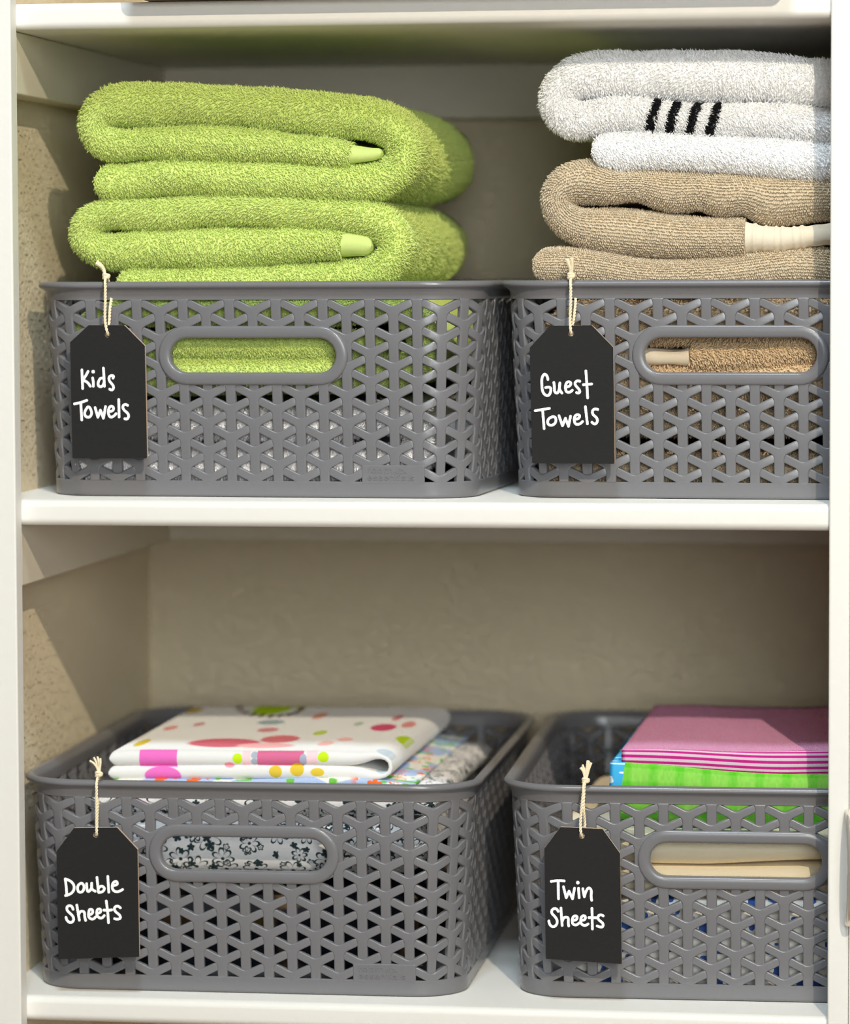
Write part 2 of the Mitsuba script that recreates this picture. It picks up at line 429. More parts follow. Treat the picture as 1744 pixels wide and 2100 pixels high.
BASKET = build_basket()
PLACES = {}


def place_basket(bx, by, bz, rot, label):
    key = thing('storage_basket', label, 'basket', 'grey woven plastic baskets')
    tw = T().translate([bx, by, bz]).rotate([0, 0, 1], math.degrees(rot))
    for n, d in BASKET.items():
        scene[f'{key}__{n}'] = {**d, 'to_world': tw}
    labels[key + '__side_weave'] = {'kind': 'stuff', 'label': 'woven lattice of the sides and back'}
    labels[key + '__handle_frame'] = {'label': 'smooth oval handle opening frame'}
    PLACES[key] = (bx, by, bz, rot)
    return key


EPS = 0.0002
B1 = place_basket(0.1600, 0.0237, Z_MID + EPS, -0.035, 'grey woven basket of green towels with the Kids Towels tag')
B2 = place_basket(0.4352, 0.0305, Z_MID + EPS, -0.040, 'grey woven basket of white and tan towels with the Guest Towels tag')
B3 = place_basket(0.1550, 0.0139, Z_LOW + EPS, 0.018, 'grey woven basket of patterned sheets with the Double Sheets tag')
B4 = place_basket(0.4395, 0.0290, Z_LOW + EPS, 0.034, 'grey woven basket of pink and green sheets with the Twin Sheets tag')


# ------------------------------------------------------------------ folded cloth
class Pad:
    """A thick folded layer: a path in the plane of the front (pixel x, pixel y, pixel thickness at depth yf), swept back to yb, its front edge rounded."""

    def __init__(self, pts, yf, yb, lump=0.0010, lump_freq=45.0, seed=0, taper=(1, 1), soft=1.0, skew=(0.0, 0.0)):
        k = FPX / ((np.array([0.3, yf, 0.0]) - CAM) @ FWD)
        P = []
        for x, y, t in pts:
            q = at(x, y, yf)
            P.append((q[0], q[2], t / k / 2))
        P = np.array(P)
        s = np.r_[0, np.cumsum(np.hypot(*np.diff(P[:, :2], axis=0).T))]
        self.c, self.L, self.yf, self.yb, self.lump, self.fq, self.seed, self.taper, self.soft = CubicSpline(s, P), s[-1], yf, yb, lump, lump_freq, seed, taper, soft
        self.hmax, self.skew = P[:, 2].max(), skew

    def half(self, s):
        h = np.maximum(self.c(s)[:, 2], 0.0008)
        for on, d in ((self.taper[0], s), (self.taper[1], self.L - s)):
            if on:
                e = np.clip(d / (h * 0.9), 0, 1)
                h = h * np.sqrt(np.clip(1 - (1 - e) ** 2, 0.0, 1))
        return np.maximum(h, 2e-4)

    def eval(self, s, c, lump=True):
        """s along the path, c across from the middle of the front edge (positive on the path's left) -> points, normals."""
        s, c = np.broadcast_arrays(np.asarray(s, float), np.asarray(c, float))
        p, d = self.c(s), self.c(s, 1)
        t = d[:, :2] / np.linalg.norm(d[:, :2], axis=1, keepdims=True)
        n = np.c_[-t[:, 1], t[:, 0]]
        h = self.half(s)
        rf = h * self.soft
        q = math.pi / 2 * h
        ph = np.clip(np.abs(c) / h, 0, math.pi / 2)
        sg = np.sign(c)
        a, y = h * np.sin(ph) * sg, self.yf + rf * (1 - np.cos(ph)) + np.maximum(np.abs(c) - q, 0)
        over = np.clip((y - (self.yb - h)) / h, 0, 1)
        a = a * np.sqrt(np.clip(1 - over ** 2, 0.0, 1))
        y = np.minimum(y, self.yb)
        nx = np.sin(ph) * sg
        nrm = np.c_[n[:, 0] * nx, -np.cos(ph), n[:, 1] * nx]
        pos = np.c_[p[:, 0] + n[:, 0] * a, y, p[:, 1] + n[:, 1] * a]
        if lump and self.lump:
            u = (meshkit.fbm(pos * self.fq, 3, self.seed) - 0.5) * 2
            pos = pos + nrm * (u * self.lump)[:, None]
        pos[:, 1] += self.skew[0] * (pos[:, 0] - self.skew[1])       # lies square in a turned basket
        return pos, nrm

    def mesh(self, s0=0.0, s1=None, ds=0.0024, nf=9, ny=14):
        s1 = self.L if s1 is None else s1
        n = max(4, int((s1 - s0) / ds))
        S = np.linspace(s0, s1, n)
        if self.taper[0] and s0 == 0:
            S = np.unique(np.r_[s0 + self.hmax * (1 - np.cos(np.linspace(0, math.pi / 2, 7))), S])
        if self.taper[1] and s1 == self.L:
            S = np.unique(np.r_[S, s1 - self.hmax * (1 - np.cos(np.linspace(0, math.pi / 2, 7)))])
        h = self.half(S)
        front = np.linspace(0, 1, nf)                        # fractions of the quarter round
        back = np.linspace(0, 1, ny)[1:] ** 1.6
        cols, uvs = [], []
        total = self.yb - self.yf
        for sg in (1, -1):
            fr = np.r_[front, 1 + back] if sg > 0 else np.r_[front, 1 + back][::-1][:-1]
            for u in fr:
                c = np.where(u <= 1, u * math.pi / 2 * h, math.pi / 2 * h + (u - 1) * (total - h * self.soft + 1e-4)) * sg
                cols.append(self.eval(S, c)[0]); uvs.append(np.c_[S, c])
        V = np.stack(cols, 1); UV = np.stack(uvs, 1)
        m, k = V.shape[:2]
        V, UV = V.reshape(-1, 3), UV.reshape(-1, 2)
        i, j = np.meshgrid(np.arange(m - 1), np.arange(k), indexing='ij')
        a, b = (i * k + j).ravel(), (i * k + (j + 1) % k).ravel()
        f = np.vstack([np.c_[a, b, b + k], np.c_[a, b + k, a + k]])
        # caps
        caps = []
        for r0, fl in ((0, False), ((m - 1) * k, True)):
            c0 = len(V)
            V = np.vstack([V, V[r0:r0 + k].mean(0)]); UV = np.vstack([UV, UV[r0:r0 + k].mean(0)])
            jj = np.arange(k)
            tri = np.c_[np.full(k, c0), r0 + (jj + 1) % k, r0 + jj]
            caps.append(tri[:, ::-1] if fl else tri)
        f = np.vstack([f] + caps)
        return trimesh.Trimesh(V, f[:, ::-1], process=False), UV


def tufts(pad, color, ds, dc, length, radius, s0=0.0, s1=None, out=0.045, inn=0.004, outer=-1, lean=0.5, jitter=0.35, seed=1, vary=0.12, color_fn=None, gravity=0.35, rand=0.28):
    """The pile: rows of little bent loops standing on the pad's front edge and its outer side."""
    r = np.random.default_rng(seed)
    s1 = pad.L if s1 is None else s1
    hm = pad.hmax
    q = math.pi / 2 * hm
    lo, hi = (-(q + out), q + inn) if outer < 0 else (-(q + inn), q + out)
    S, C = np.meshgrid(np.arange(s0 + 0.0005, s1 - 0.0005, ds), np.arange(lo, hi, dc), indexing='ij')
    S = S + (np.arange(S.shape[1]) % 2)[None, :] * ds / 2
    S, C = S.ravel(), C.ravel()
    S = np.clip(S + r.normal(0, jitter * ds, len(S)), s0, s1)
    C = C + r.normal(0, jitter * dc * 0.6, len(C))
    h = pad.half(S)
    C = C * np.where(np.abs(C) < q, h / hm, 1.0)
    # thin out away from the front edge
    d = np.abs(C) - math.pi / 2 * h
    keep = r.random(len(S)) < np.where(d < 0.006, 1.0, np.clip(1.1 - d / 0.05, 0.22, 1))
    S, C = S[keep], C[keep]
    P, Nn = pad.eval(S, C)
    e, _ = pad.eval(np.minimum(S + 1e-4, pad.L), C)
    along = e - P
    along /= np.maximum(np.linalg.norm(along, axis=1, keepdims=True), 1e-9)
    fl = (meshkit.fbm(P * 55.0, 2, seed + 3) - 0.5) * 2
    flow = along * (0.9 * fl + 0.35)[:, None] + np.array([0, 0, -gravity])
    D = Nn + lean * flow + r.normal(0, rand, P.shape)
    D /= np.linalg.norm(D, axis=1, keepdims=True)
    B = D + 0.9 * (flow + r.normal(0, 1.25 * rand, P.shape)) - 0.25 * Nn
    B /= np.linalg.norm(B, axis=1, keepdims=True)
    ln = length * r.uniform(0.7, 1.25, len(P))[:, None]
    rad = radius * r.uniform(0.8, 1.2, len(P))
    u = np.cross(D, r.normal(size=P.shape)); u /= np.linalg.norm(u, axis=1, keepdims=True)
    w = np.cross(D, u)
    n = len(P)
    V = np.empty((n, 7, 3))
    base, mid = P - Nn * 0.0006, P + D * ln * 0.5
    tip = mid + B * ln * 0.5
    for j in range(3):
        a = 2 * math.pi * j / 3
        off = math.cos(a) * u + math.sin(a) * w
        V[:, j] = base + off * (rad * 0.75)[:, None]
        V[:, 3 + j] = mid + off * rad[:, None]
    V[:, 6] = tip
    loc = []
    for j in range(3):
        k = (j + 1) % 3
        loc += [[j, k, 3 + k], [j, 3 + k, 3 + j], [3 + j, 3 + k, 6]]
    f = (np.arange(n)[:, None, None] * 7 + np.array(loc)[None]).reshape(-1, 3)
    col = np.tile(np.asarray(color, float), (n, 1)) if color_fn is None else color_fn(S, C, P)
    col = col * r.uniform(1 - vary, 1 + vary, (n, 1))
    return trimesh.Trimesh(V.reshape(-1, 3), f, process=False), np.repeat(np.clip(col, 0, 1), 7, 0)


def towel(label, pts, yf, yb, color, style, hem=None, hem_color=None, seed=0, color_fn=None, group=None, taper=(1, 1), out=0.045, outer=-1, lump=0.0012, cover=None, soft=1.12, pile=0.0009, basket=None):
    pts = [(x, y, max(t - 2 * pile * 3560, 14)) for x, y, t in pts]
    yf = yf + pile
    key = thing('folded_towel', label, 'towel', group)
    pad = Pad(pts, yf, yb, lump=lump, seed=seed, taper=taper, soft=soft, skew=(math.tan(PLACES[basket][3]), PLACES[basket][0]) if basket else (0.0, 0.0))
    L = pad.L
    h0, h1 = (hem[0] * L, hem[1] * L) if hem else (L, L)
    col = np.asarray(color, float)
    me, uv = pad.mesh(0.0, h0)
    vc = np.tile(col, (len(me.vertices), 1)) if color_fn is None else color_fn(uv[:, 0], uv[:, 1], np.array(me.vertices))
    add(key + '__body', me, 'pile', True, color=vc)
    tm, tc = tufts(pad, col, s0=cover[0] * L if cover else 0.0, s1=h0, seed=seed + 11, color_fn=color_fn, out=out, outer=outer, **style)
    add(key + '__pile', tm, 'pile', True, color=tc)
    labels[key + '__pile'] = {'kind': 'stuff', 'label': 'terry loops'}
    if hem:
        me, uv = pad.mesh(h0, h1, ds=0.0008)
        rib = hem_color[1](uv[:, 0] - h0) if isinstance(hem_color, tuple) and callable(hem_color[1]) else None
        base = np.asarray(hem_color[0] if rib is not None else hem_color, float)
        if rib is not None:
            me = trimesh.Trimesh(np.array(me.vertices) + me.vertex_normals * rib[:, None], me.faces, process=False)
        add(key + '__woven_hem', me, 'pile', True, color=np.tile(base, (len(me.vertices), 1)))
        labels[key + '__woven_hem'] = {'label': 'flat woven hem band'}
        if h1 < L - 1e-6:
            me, uv = pad.mesh(h1, L)
            add(key + '__body_001', me, 'pile', True, color=np.tile(col, (len(me.vertices), 1)))
    return key, pad


GREEN, WHITE, TAN = (0.62, 0.715, 0.225), (0.90, 0.90, 0.90), (0.60, 0.505, 0.365)
FLUFFY = dict(ds=0.00112, dc=0.00088, length=0.0030, radius=0.00042, lean=0.8, rand=0.32)
SOFT = dict(ds=0.0012, dc=0.00095, length=0.0030, radius=0.00044, lean=0.8, rand=0.30)
RIBBED = dict(ds=0.0011, dc=0.0020, length=0.0022, radius=0.00072, lean=0.25, jitter=0.08, gravity=0.25, rand=0.10)
COARSE = dict(ds=0.0016, dc=0.0013, length=0.0036, radius=0.00062, lean=0.6)

YT = 0.041
g1 = [(193, 372, 74), (230, 373, 76), (350, 363, 72), (450, 366, 78), (600, 369, 78), (700, 375, 74), (778, 366, 74), (822, 330, 70), (818, 286, 72), (765, 247, 78), (690, 236, 86),
      (570, 225, 86), (400, 214, 80), (260, 215, 88), (212, 219, 78), (186, 252, 68), (206, 288, 70), (260, 295, 66), (400, 290, 70), (570, 300, 62), (680, 313, 52), (730, 316, 42), (782, 314, 26)]
towel('upper folded lime green terry towel, topmost of the green stack', g1, YT, 0.31, GREEN, FLUFFY, hem=(0.966, 1.0), hem_color=(0.57, 0.68, 0.22), seed=21, group='green towels', out=0.20, lump=0.002)
g2 = [(240, 584, 70), (300, 586, 74), (450, 584, 76), (600, 578, 74), (720, 568, 70), (790, 540, 66), (805, 495, 68), (770, 455, 74), (690, 438, 66), (570, 432, 66), (408, 430, 66), (280, 438, 66),
      (200, 442, 62), (166, 475, 66), (196, 508, 70), (260, 512, 76), (408, 508, 86), (525, 504, 84), (640, 500, 64), (710, 502, 54), (762, 505, 46)]
towel('second folded lime green terry towel, under the topmost and rising from the basket rim', g2, YT, 0.32, GREEN, FLUFFY, hem=(0.966, 1.0), hem_color=(0.57, 0.68, 0.22), seed=33, group='green towels', out=0.20, lump=0.002)
g3 = [(150, 765, 78), (300, 768, 80), (520, 766, 80), (760, 764, 78), (850, 745, 70), (868, 700, 66), (840, 650, 56), (700, 640, 50), (500, 640, 50), (300, 642, 50), (200, 650, 50), (165, 680, 50), (205, 706, 52), (320, 708, 54), (520, 708, 54), (720, 706, 52), (790, 704, 44)]
towel('lime green terry towel seen through the oval handle of the Kids Towels basket', g3, 0.0400, 0.33, GREEN, FLUFFY, seed=45, group='green towels', out=0.01, basket=B1)
w0 = [(150, 948, 72), (300, 950, 72), (520, 952, 72), (760, 950, 72), (850, 935, 66), (866, 900, 60), (835, 868, 60), (700, 868, 62), (500, 870, 62), (300, 868, 62), (190, 866, 56)]
towel('white terry towel at the bottom of the Kids Towels basket, under the green towels', w0, 0.0385, 0.32, (0.93, 0.90, 0.89), COARSE, seed=57, out=0.01, basket=B1)

# guest towels
YG = 0.047
wt = [(1214, 306, 62), (1240, 307, 80), (1330, 307, 82), (1480, 313, 80), (1620, 322, 86), (1720, 332, 84), (1830, 320, 80), (1880, 262, 84), (1860, 205, 88), (1790, 172, 94), (1700, 170, 92), (1560, 156, 98),
      (1400, 156, 104), (1290, 150, 94), (1215, 150, 92), (1160, 166, 84), (1142, 206, 78), (1166, 242, 70), (1225, 236, 70), (1300, 231, 66), (1400, 240, 64), (1500, 246, 66), (1600, 246, 64), (1700, 258, 66), (1790, 262, 50)]


def stripe_fn(xs, w=0.0051):
    xs = np.array(xs)

    def fn(S, C, P):
        col = np.tile(np.array(WHITE), (len(S), 1))
        z0, z1 = at(1400, 268, YG)[2], at(1400, 205, YG)[2]
        lay = (S > STRIPE_S[0]) & (S < STRIPE_S[1])
        for x in xs:
            dx = P[:, 0] - (x + 0.10 * (P[:, 2] - (z0 + z1) / 2) * 3.0)
            col[lay & (np.abs(dx) < w / 2)] = (0.012, 0.012, 0.014)
        return col
    return fn


_pad = Pad(wt, YG, 0.33)
_ss = np.linspace(0, _pad.L, 2000)
_x = _pad.c(_ss)[:, 0]
_fold = _ss[1000 + np.argmin(_x[1000:])]
STRIPE_S = (_fold + 0.02, _pad.L)
sx = [at(px, 238, YG)[0] for px in (1336, 1377, 1420, 1463)]
towel('thick white terry towel with four black stripes, topmost of the guest towels', wt, YG, 0.33, WHITE, SOFT, seed=61, color_fn=stripe_fn(sx), lump=0.0015)
t1 = [(1092, 545, 62), (1130, 545, 74), (1230, 552, 74), (1310, 566, 72), (1420, 568, 76), (1520, 560, 80), (1640, 548, 84), (1740, 556, 80), (1840, 540, 76), (1882, 480, 74), (1850, 425, 76), (1760, 408, 84), (1690, 408, 84), (1610, 411, 102),
      (1580, 411, 104), (1548, 402, 88), (1520, 397, 82), (1482, 399, 90), (1440, 392, 76), (1395, 393, 82), (1345, 387, 74), (1312, 381, 64), (1245, 381, 74), (1180, 373, 88), (1140, 398, 64), (1146, 436, 66), (1180, 462, 76), (1240, 472, 92), (1320, 480, 92), (1400, 487, 86), (1470, 488, 82), (1524, 488, 76), (1540, 488, 64), (1580, 490, 58), (1640, 486, 52), (1700, 480, 50), (1780, 478, 48)]


def ribs(x):
    r = 0 * x
    for c in (0.0055, 0.0115, 0.018, 0.0215, 0.0285, 0.033):
        r = r + 0.0009 * np.exp(-((x - c) / 0.0009) ** 2)
    return r + 0.00015 * np.sin(x * 7000)


_pt = Pad(t1, YG, 0.33)
_sc = np.linspace(0, _pt.L, 3000)
_xx = _pt.c(_sc)[:, 0]
_i = 2000 + np.argmin(np.abs(_xx[2000:] - at(1527, 488, YG)[0]) + (np.gradient(_xx)[2000:] < 0) * 9)
towel('folded tan terry towel with a ribbed hem band, under the white towel', t1, YG, 0.33, TAN, RIBBED, hem=(_sc[_i] / _pt.L, 1.0), hem_color=((0.74, 0.65, 0.51), ribs), seed=71, lump=0.0008)
t2 = [(1100, 790, 84), (1200, 790, 86), (1400, 792, 84), (1500, 790, 80), (1600, 778, 84), (1750, 776, 84), (1840, 760, 74), (1868, 705, 74), (1836, 668, 76), (1700, 660, 92), (1500, 660, 94), (1300, 660, 94), (1180, 664, 84), (1128, 695, 52),
      (1170, 726, 44), (1290, 732, 42), (1340, 732, 42), (1408, 733, 42), (1425, 731, 50), (1480, 731, 54), (1560, 727, 48), (1640, 720, 44), (1700, 716, 44)]
_p2 = Pad(t2, 0.048, 0.33)
_sc = np.linspace(0, _p2.L, 3000)
_xx = _p2.c(_sc)[:, 0]
_i0 = 1500 + np.argmin(_xx[1500:])
f0 = _sc[_i0 + np.argmin(np.abs(_xx[_i0:] - at(1280, 731, 0.048)[0]))] / _p2.L
f1 = _sc[_i0 + np.argmin(np.abs(_xx[_i0:] - at(1414, 731, 0.048)[0]))] / _p2.L
key, pad = towel('tan terry towel seen through the oval handle of the Guest Towels basket', t2, 0.048, 0.33, (0.66, 0.50, 0.31), COARSE, hem=(f0, f1), hem_color=(0.70, 0.60, 0.46), seed=83, out=0.008, basket=B2)
tm, tc = tufts(pad, (0.66, 0.50, 0.31), s0=f1 * pad.L, s1=pad.L, seed=91, out=0.008, **COARSE)
add(key + '__pile_001', tm, 'pile', True, color=tc)
labels[key + '__pile_001'] = {'kind': 'stuff', 'label': 'terry loops'}
t3 = [(1110, 962, 70), (1300, 964, 72), (1500, 964, 72), (1750, 962, 72), (1830, 930, 66), (1836, 890, 60), (1780, 862, 54), (1600, 866, 54), (1400, 866, 54), (1200, 864, 54), (1130, 864, 50)]
towel('tan terry towel at the bottom of the Guest Towels basket', t3, 0.0500, 0.32, (0.58, 0.45, 0.29), COARSE, seed=95, out=0.008, basket=B2)


# ------------------------------------------------------------------ printed sheets
def sheet(base_label, pts, yf, yb, m, seed=0, taper=(1, 1), lump=0.0005, soft=0.9, group=None, basket=None):
    key = thing('folded_sheet', base_label, 'bed sheet', group)
    pad = Pad(pts, yf, yb, lump=lump, lump_freq=28.0, seed=seed, taper=taper, soft=soft, skew=(math.tan(PLACES[basket][3]), PLACES[basket][0]) if basket else (0.0, 0.0))
    me, uv = pad.mesh(ds=0.003, nf=8, ny=22)
    add(key + '__cloth', me, m, True, uv=uv)
    return key


YS = 0.060


def disc(u, v, cu, cv, ru, rv, soft=0.06):
    d = dr.sqrt(dr.square((u - cu) / ru) + dr.square((v - cv) / rv))
    return 1 - SS(1 - soft, 1 + soft, d)


def XZ(px, py):
    q = at(px, py, YS)
    return float(q[0]), float(q[2])


S1_TOP_Z = float(at(500, 1541, YS)[2])


def XY(px, py):
    d = ray(px, py)
    q = CAM + d * (S1_TOP_Z - CAM[2]) / d[2]
    return float(q[0]), float(q[1])


fd = []   # (x, z, rx, rz, colour) on the front folds, in metres


def fdot(px, py, rx, ry, c, rect=False):
    x, z = XZ(px, py)
    fd.append((x, z, rx / 3590.0, ry / 3590.0, c, rect))


fdot(324, 1554, 41, 17, (0.80, 0.16, 0.52), True)
fdot(334, 1591, 40, 20, (0.80, 0.16, 0.52))
fdot(487, 1556, 11, 11, (0.56, 0.78, 0.02))
fdot(505, 1555, 9, 14, (0.90, 0.62, 0.64), True)
fdot(522, 1549, 8, 7, (0.40, 0.44, 0.52))
fdot(522, 1562, 8, 7, (0.40, 0.44, 0.52))
fdot(575, 1555, 50, 14, (0.66, 0.15, 0.29), True)
fdot(622, 1558, 8, 12, (0.40, 0.42, 0.54))
fdot(640, 1554, 12, 13, (0.90, 0.62, 0.66), True)
fdot(663, 1553, 12, 11, (0.56, 0.78, 0.02))
fdot(565, 1583, 14, 13, (0.72, 0.52, 0.05))
fdot(609, 1579, 15, 14, (0.72, 0.52, 0.05))
fdot(651, 1584, 15, 9, (0.72, 0.52, 0.05))
fdot(470, 1569, 11, 6, (0.86, 0.35, 0.42))
td = []   # on the top: (x, y, rx, ry, colour)


def tdot(px, py, rx, ry, c):
    x, y = XY(px, py)
    x1, y1 = XY(px, py + ry)
    td.append((x, y, rx / 3450.0, abs(y1 - y), c))


tdot(460, 1524, 75, 9, (0.62, 0.14, 0.18)); tdot(575, 1517, 40, 8, (0.66, 0.18, 0.20)); tdot(545, 1530, 60, 5, (0.80, 0.40, 0.40))
tdot(560, 1454, 42, 13, (0.40, 0.60, 0.01)); tdot(625, 1447, 14, 8, (0.40, 0.60, 0.01))
for a in np.linspace(-0.2, math.pi + 0.2, 13):
    tdot(556 + 66 * math.cos(a), 1448 + 22 * math.sin(a), 7, 3.2, (0.10, 0.05, 0.03))
tdot(395, 1455, 22, 5, (0.50, 0.34, 0.02)); tdot(350, 1491, 14, 5, (0.68, 0.30, 0.26)); tdot(292, 1521, 12, 8, (0.62, 0.48, 0.05))
tdot(408, 1485, 12, 4, (0.55, 0.28, 0.26)); tdot(556, 1482, 30, 5, (0.30, 0.38, 0.40)); tdot(550, 1498, 22, 5, (0.62, 0.25, 0.28))
tdot(657, 1505, 14, 5, (0.48, 0.58, 0.10)); tdot(656, 1469, 14, 7, (0.70, 0.32, 0.24)); tdot(787, 1494, 27, 7, (0.58, 0.08, 0.16))
tdot(816, 1475, 10, 6, (0.62, 0.24, 0.24)); tdot(838, 1488, 14, 6, (0.66, 0.26, 0.24)); tdot(848, 1514, 36, 8, (0.42, 0.58, 0.02))
tdot(668, 1528, 16, 5, (0.84, 0.48, 0.46)); tdot(708, 1520, 16, 4, (0.82, 0.46, 0.46)); tdot(736, 1488, 10, 4, (0.40, 0.48, 0.36)); tdot(795, 1541, 22, 5, (0.52, 0.60, 0.66))


def dotted(p, n, uv):
    col = mi.Color3f(0.77, 0.76, 0.74)
    top = SS(0.5, 0.8, n.z)
    for x, y, rx, ry, c in td:
        col = mikit.mix(col, c, top * disc(p.x, p.y, x, y, rx, ry, 0.12))
    fr = 1 - SS(0.5, 0.8, dr.abs(n.z))
    fr = dr.select(p.y < YS + 0.02, fr, 0)
    fr = dr.select(p.y < YS + 0.02, dr.maximum(fr, 1 - SS(0.93, 0.99, dr.abs(n.z))), 0)
    for x, z, rx, rz, c, rect in fd:
        if rect:
            k = dr.select((dr.abs(p.x - x) < rx) & (dr.abs(p.z - z) < rz * 1.15), 1.0, 0.0)
        else:
            k = disc(p.x, p.z, x, z, rx, rz)
        col = mikit.mix(col, c, fr * k)
    return col


mat('dotted_cotton', mikit.proc(dotted), 0.9, 0.05)


def flowers(x, y, cell, petals, rad, line, seed, solids=0.72):
    """Outlined flowers scattered over jittered cells: (ink, filled centre) from 0 to 1."""
    x, y = x / cell, y / cell
    ink = mi.Float(0)
    for a in (-1, 0, 1):
        for b in (-1, 0, 1):
            cx, cy = dr.floor(x) + a, dr.floor(y) + b
            dx = x - cx - 0.2 - 0.6 * mikit.cell_rand(cx, cy, seed)
            dy = y - cy - 0.2 - 0.6 * mikit.cell_rand(cx, cy, seed + 1)
            size = rad * (0.55 + 0.6 * mikit.cell_rand(cx, cy, seed + 2))
            r, th = dr.sqrt(dx * dx + dy * dy), dr.atan2(dy, dx)
            k = dr.abs(dr.cos(th * petals / 2 + 6 * mikit.cell_rand(cx, cy, seed + 3)))
            edge = size * (0.25 + 0.75 * dr.sqrt(k))
            out = 1 - SS(line * 0.6, line * 1.2, dr.abs(r - edge))
            mid = 1 - SS(size * 0.13, size * 0.20, r)
            solid = dr.select(mikit.cell_rand(cx, cy, seed + 4) > solids, 1 - SS(0.9, 1.05, r / dr.maximum(edge, 1e-4)), 0.0)
            ink = dr.maximum(ink, dr.maximum(dr.maximum(out, mid), solid))
    return ink


def black_flowers(p, n, uv):
    x, y = uv.x + 0.004, uv.y + 0.0035
    a = flowers(x, y, 0.0190, 8.0, 0.44, 0.034, 11, 2.0)
    a = dr.maximum(a, flowers(x + 0.0080, y + 0.0098, 0.0210, 7.0, 0.36, 0.034, 71, 2.0))
    b = flowers(x + 0.0042, y + 0.003, 0.0100, 5.0, 0.25, 0.05, 31, 0.35)
    return mikit.mix((0.84, 0.82, 0.81), (0.025, 0.045, 0.05), dr.maximum(a, b * SS(0.30, 0.35, N(x * 95, y * 95, 3.0))))


mat('black_flower_cotton', mikit.proc(black_flowers), 0.9, 0.05)


def garden_print(p, n, uv):
    x, z = p.x, p.z + 0.7 * p.y
    col = mi.Color3f(0.82, 0.81, 0.74)
    col = mikit.mix(col, (0.42, 0.53, 0.76), SS(0.50, 0.56, N(x * 75, z * 90, 5.0)))
    f1 = flowers(x, z, 0.011, 5.0, 0.34, 0.06, 51)
    col = mikit.mix(col, (0.80, 0.16, 0.04), f1 * SS(0.5, 0.55, N(x * 60, z * 40, 9.0)))
    col = mikit.mix(col, (0.16, 0.50, 0.07), SS(0.72, 0.77, N(x * 160, z * 260, 1.0)))
    return col


mat('garden_cotton', mikit.proc(garden_print), 0.9, 0.05)
mat('navy_cotton', mikit.proc(lambda p, n, uv: mikit.mix((0.03, 0.035, 0.05), (0.20, 0.13, 0.06), SS(0.6, 0.7, N(p.x * 70, p.z * 70, p.y * 70)))), 0.9, 0.05)
mat('cream_cotton', (0.78, 0.68, 0.50), 0.9, 0.05)


def pink_stripe(p, n, uv):
    k = SS(0.35, 0.65, 0.5 + 0.5 * dr.sin(uv.y * (2 * math.pi / 0.0035)))
    return mikit.mix((0.66, 0.50, 0.59), (0.50, 0.020, 0.22), k)


mat('pink_stripe_cotton', mikit.proc(pink_stripe), 0.9, 0.05)
GX = float(at(1284, 1590, 0.062)[0])


def gingham(p, n, uv):
    a = 0.5 + 0.5 * dr.sin(p.x * (2 * math.pi / 0.0155) + 0.8)
    b = 0.5 + 0.5 * dr.sin(uv.y * (2 * math.pi / 0.0155))
    g = mikit.mix((0.24, 0.58, 0.085), (0.11, 0.50, 0.03), 0.6 * SS(0.55, 0.95, a) + 0.5 * SS(0.5, 0.95, b))
    g = g * (0.92 + 0.16 * N(p.x * 900, uv.y * 300, 0.0))
    blue = mikit.mix((0.06, 0.40, 0.72), (0.80, 0.88, 0.92), SS(0.70, 0.78, N(p.x * 140, uv.y * 330, 2.0)))
    return mikit.mix(blue, g, SS(-0.0003, 0.0003, p.x - GX - 0.12 * (p.z + 0.15)))


mat('gingham_cotton', mikit.proc(gingham), 0.9, 0.05)


def blue_print(p, n, uv):
    k = SS(0.74, 0.78, N(p.x * 210, p.z * 210, 4.0))
    return mikit.mix((0.88, 0.83, 0.76), (0.05, 0.12, 0.40), k)


mat('blue_print_cotton', mikit.proc(blue_print), 0.9, 0.05)

sheet('white sheet with coloured dots and pink patches, topmost in the Double Sheets basket', [(222, 1586, 30), (300, 1585, 32), (450, 1583, 32), (600, 1583, 34), (690, 1586, 32), (740, 1589, 26), (776, 1593, 13), (799, 1583, 9), (799, 1563, 9), (776, 1551, 13), (740, 1555, 25), (690, 1556, 31), (600, 1556, 32), (450, 1556, 34), (300, 1555, 34), (224, 1556, 32)],
      YS, 0.30, 'dotted_cotton', 3)
sheet('thin blue and white flowered sheet just above the rim, under the dotted sheet', [(230, 1606, 14), (400, 1606, 15), (600, 1606, 16), (760, 1606, 15), (806, 1611, 12), (845, 1616, 8)], 0.058, 0.29, 'garden_cotton', 5)
sheet('white sheet with black outlined flowers seen through the handle of the Double Sheets basket', [(170, 1742, 110), (260, 1740, 118), (520, 1738, 122), (760, 1742, 118), (870, 1746, 100)], 0.043, 0.31, 'black_flower_cotton', 8, lump=0.001, basket=B3)
sheet('white flowered sheet close under the rim of the Double Sheets basket', [(180, 1651, 54), (400, 1649, 58), (600, 1649, 58), (800, 1651, 54), (890, 1654, 46)], 0.046, 0.30, 'black_flower_cotton', 9, basket=B3)
sheet('dark patterned sheet at the bottom of the Double Sheets basket', [(175, 1900, 165), (400, 1905, 175), (700, 1905, 175), (850, 1903, 165)], 0.075, 0.30, 'navy_cotton', 10, soft=0.3, basket=B3)

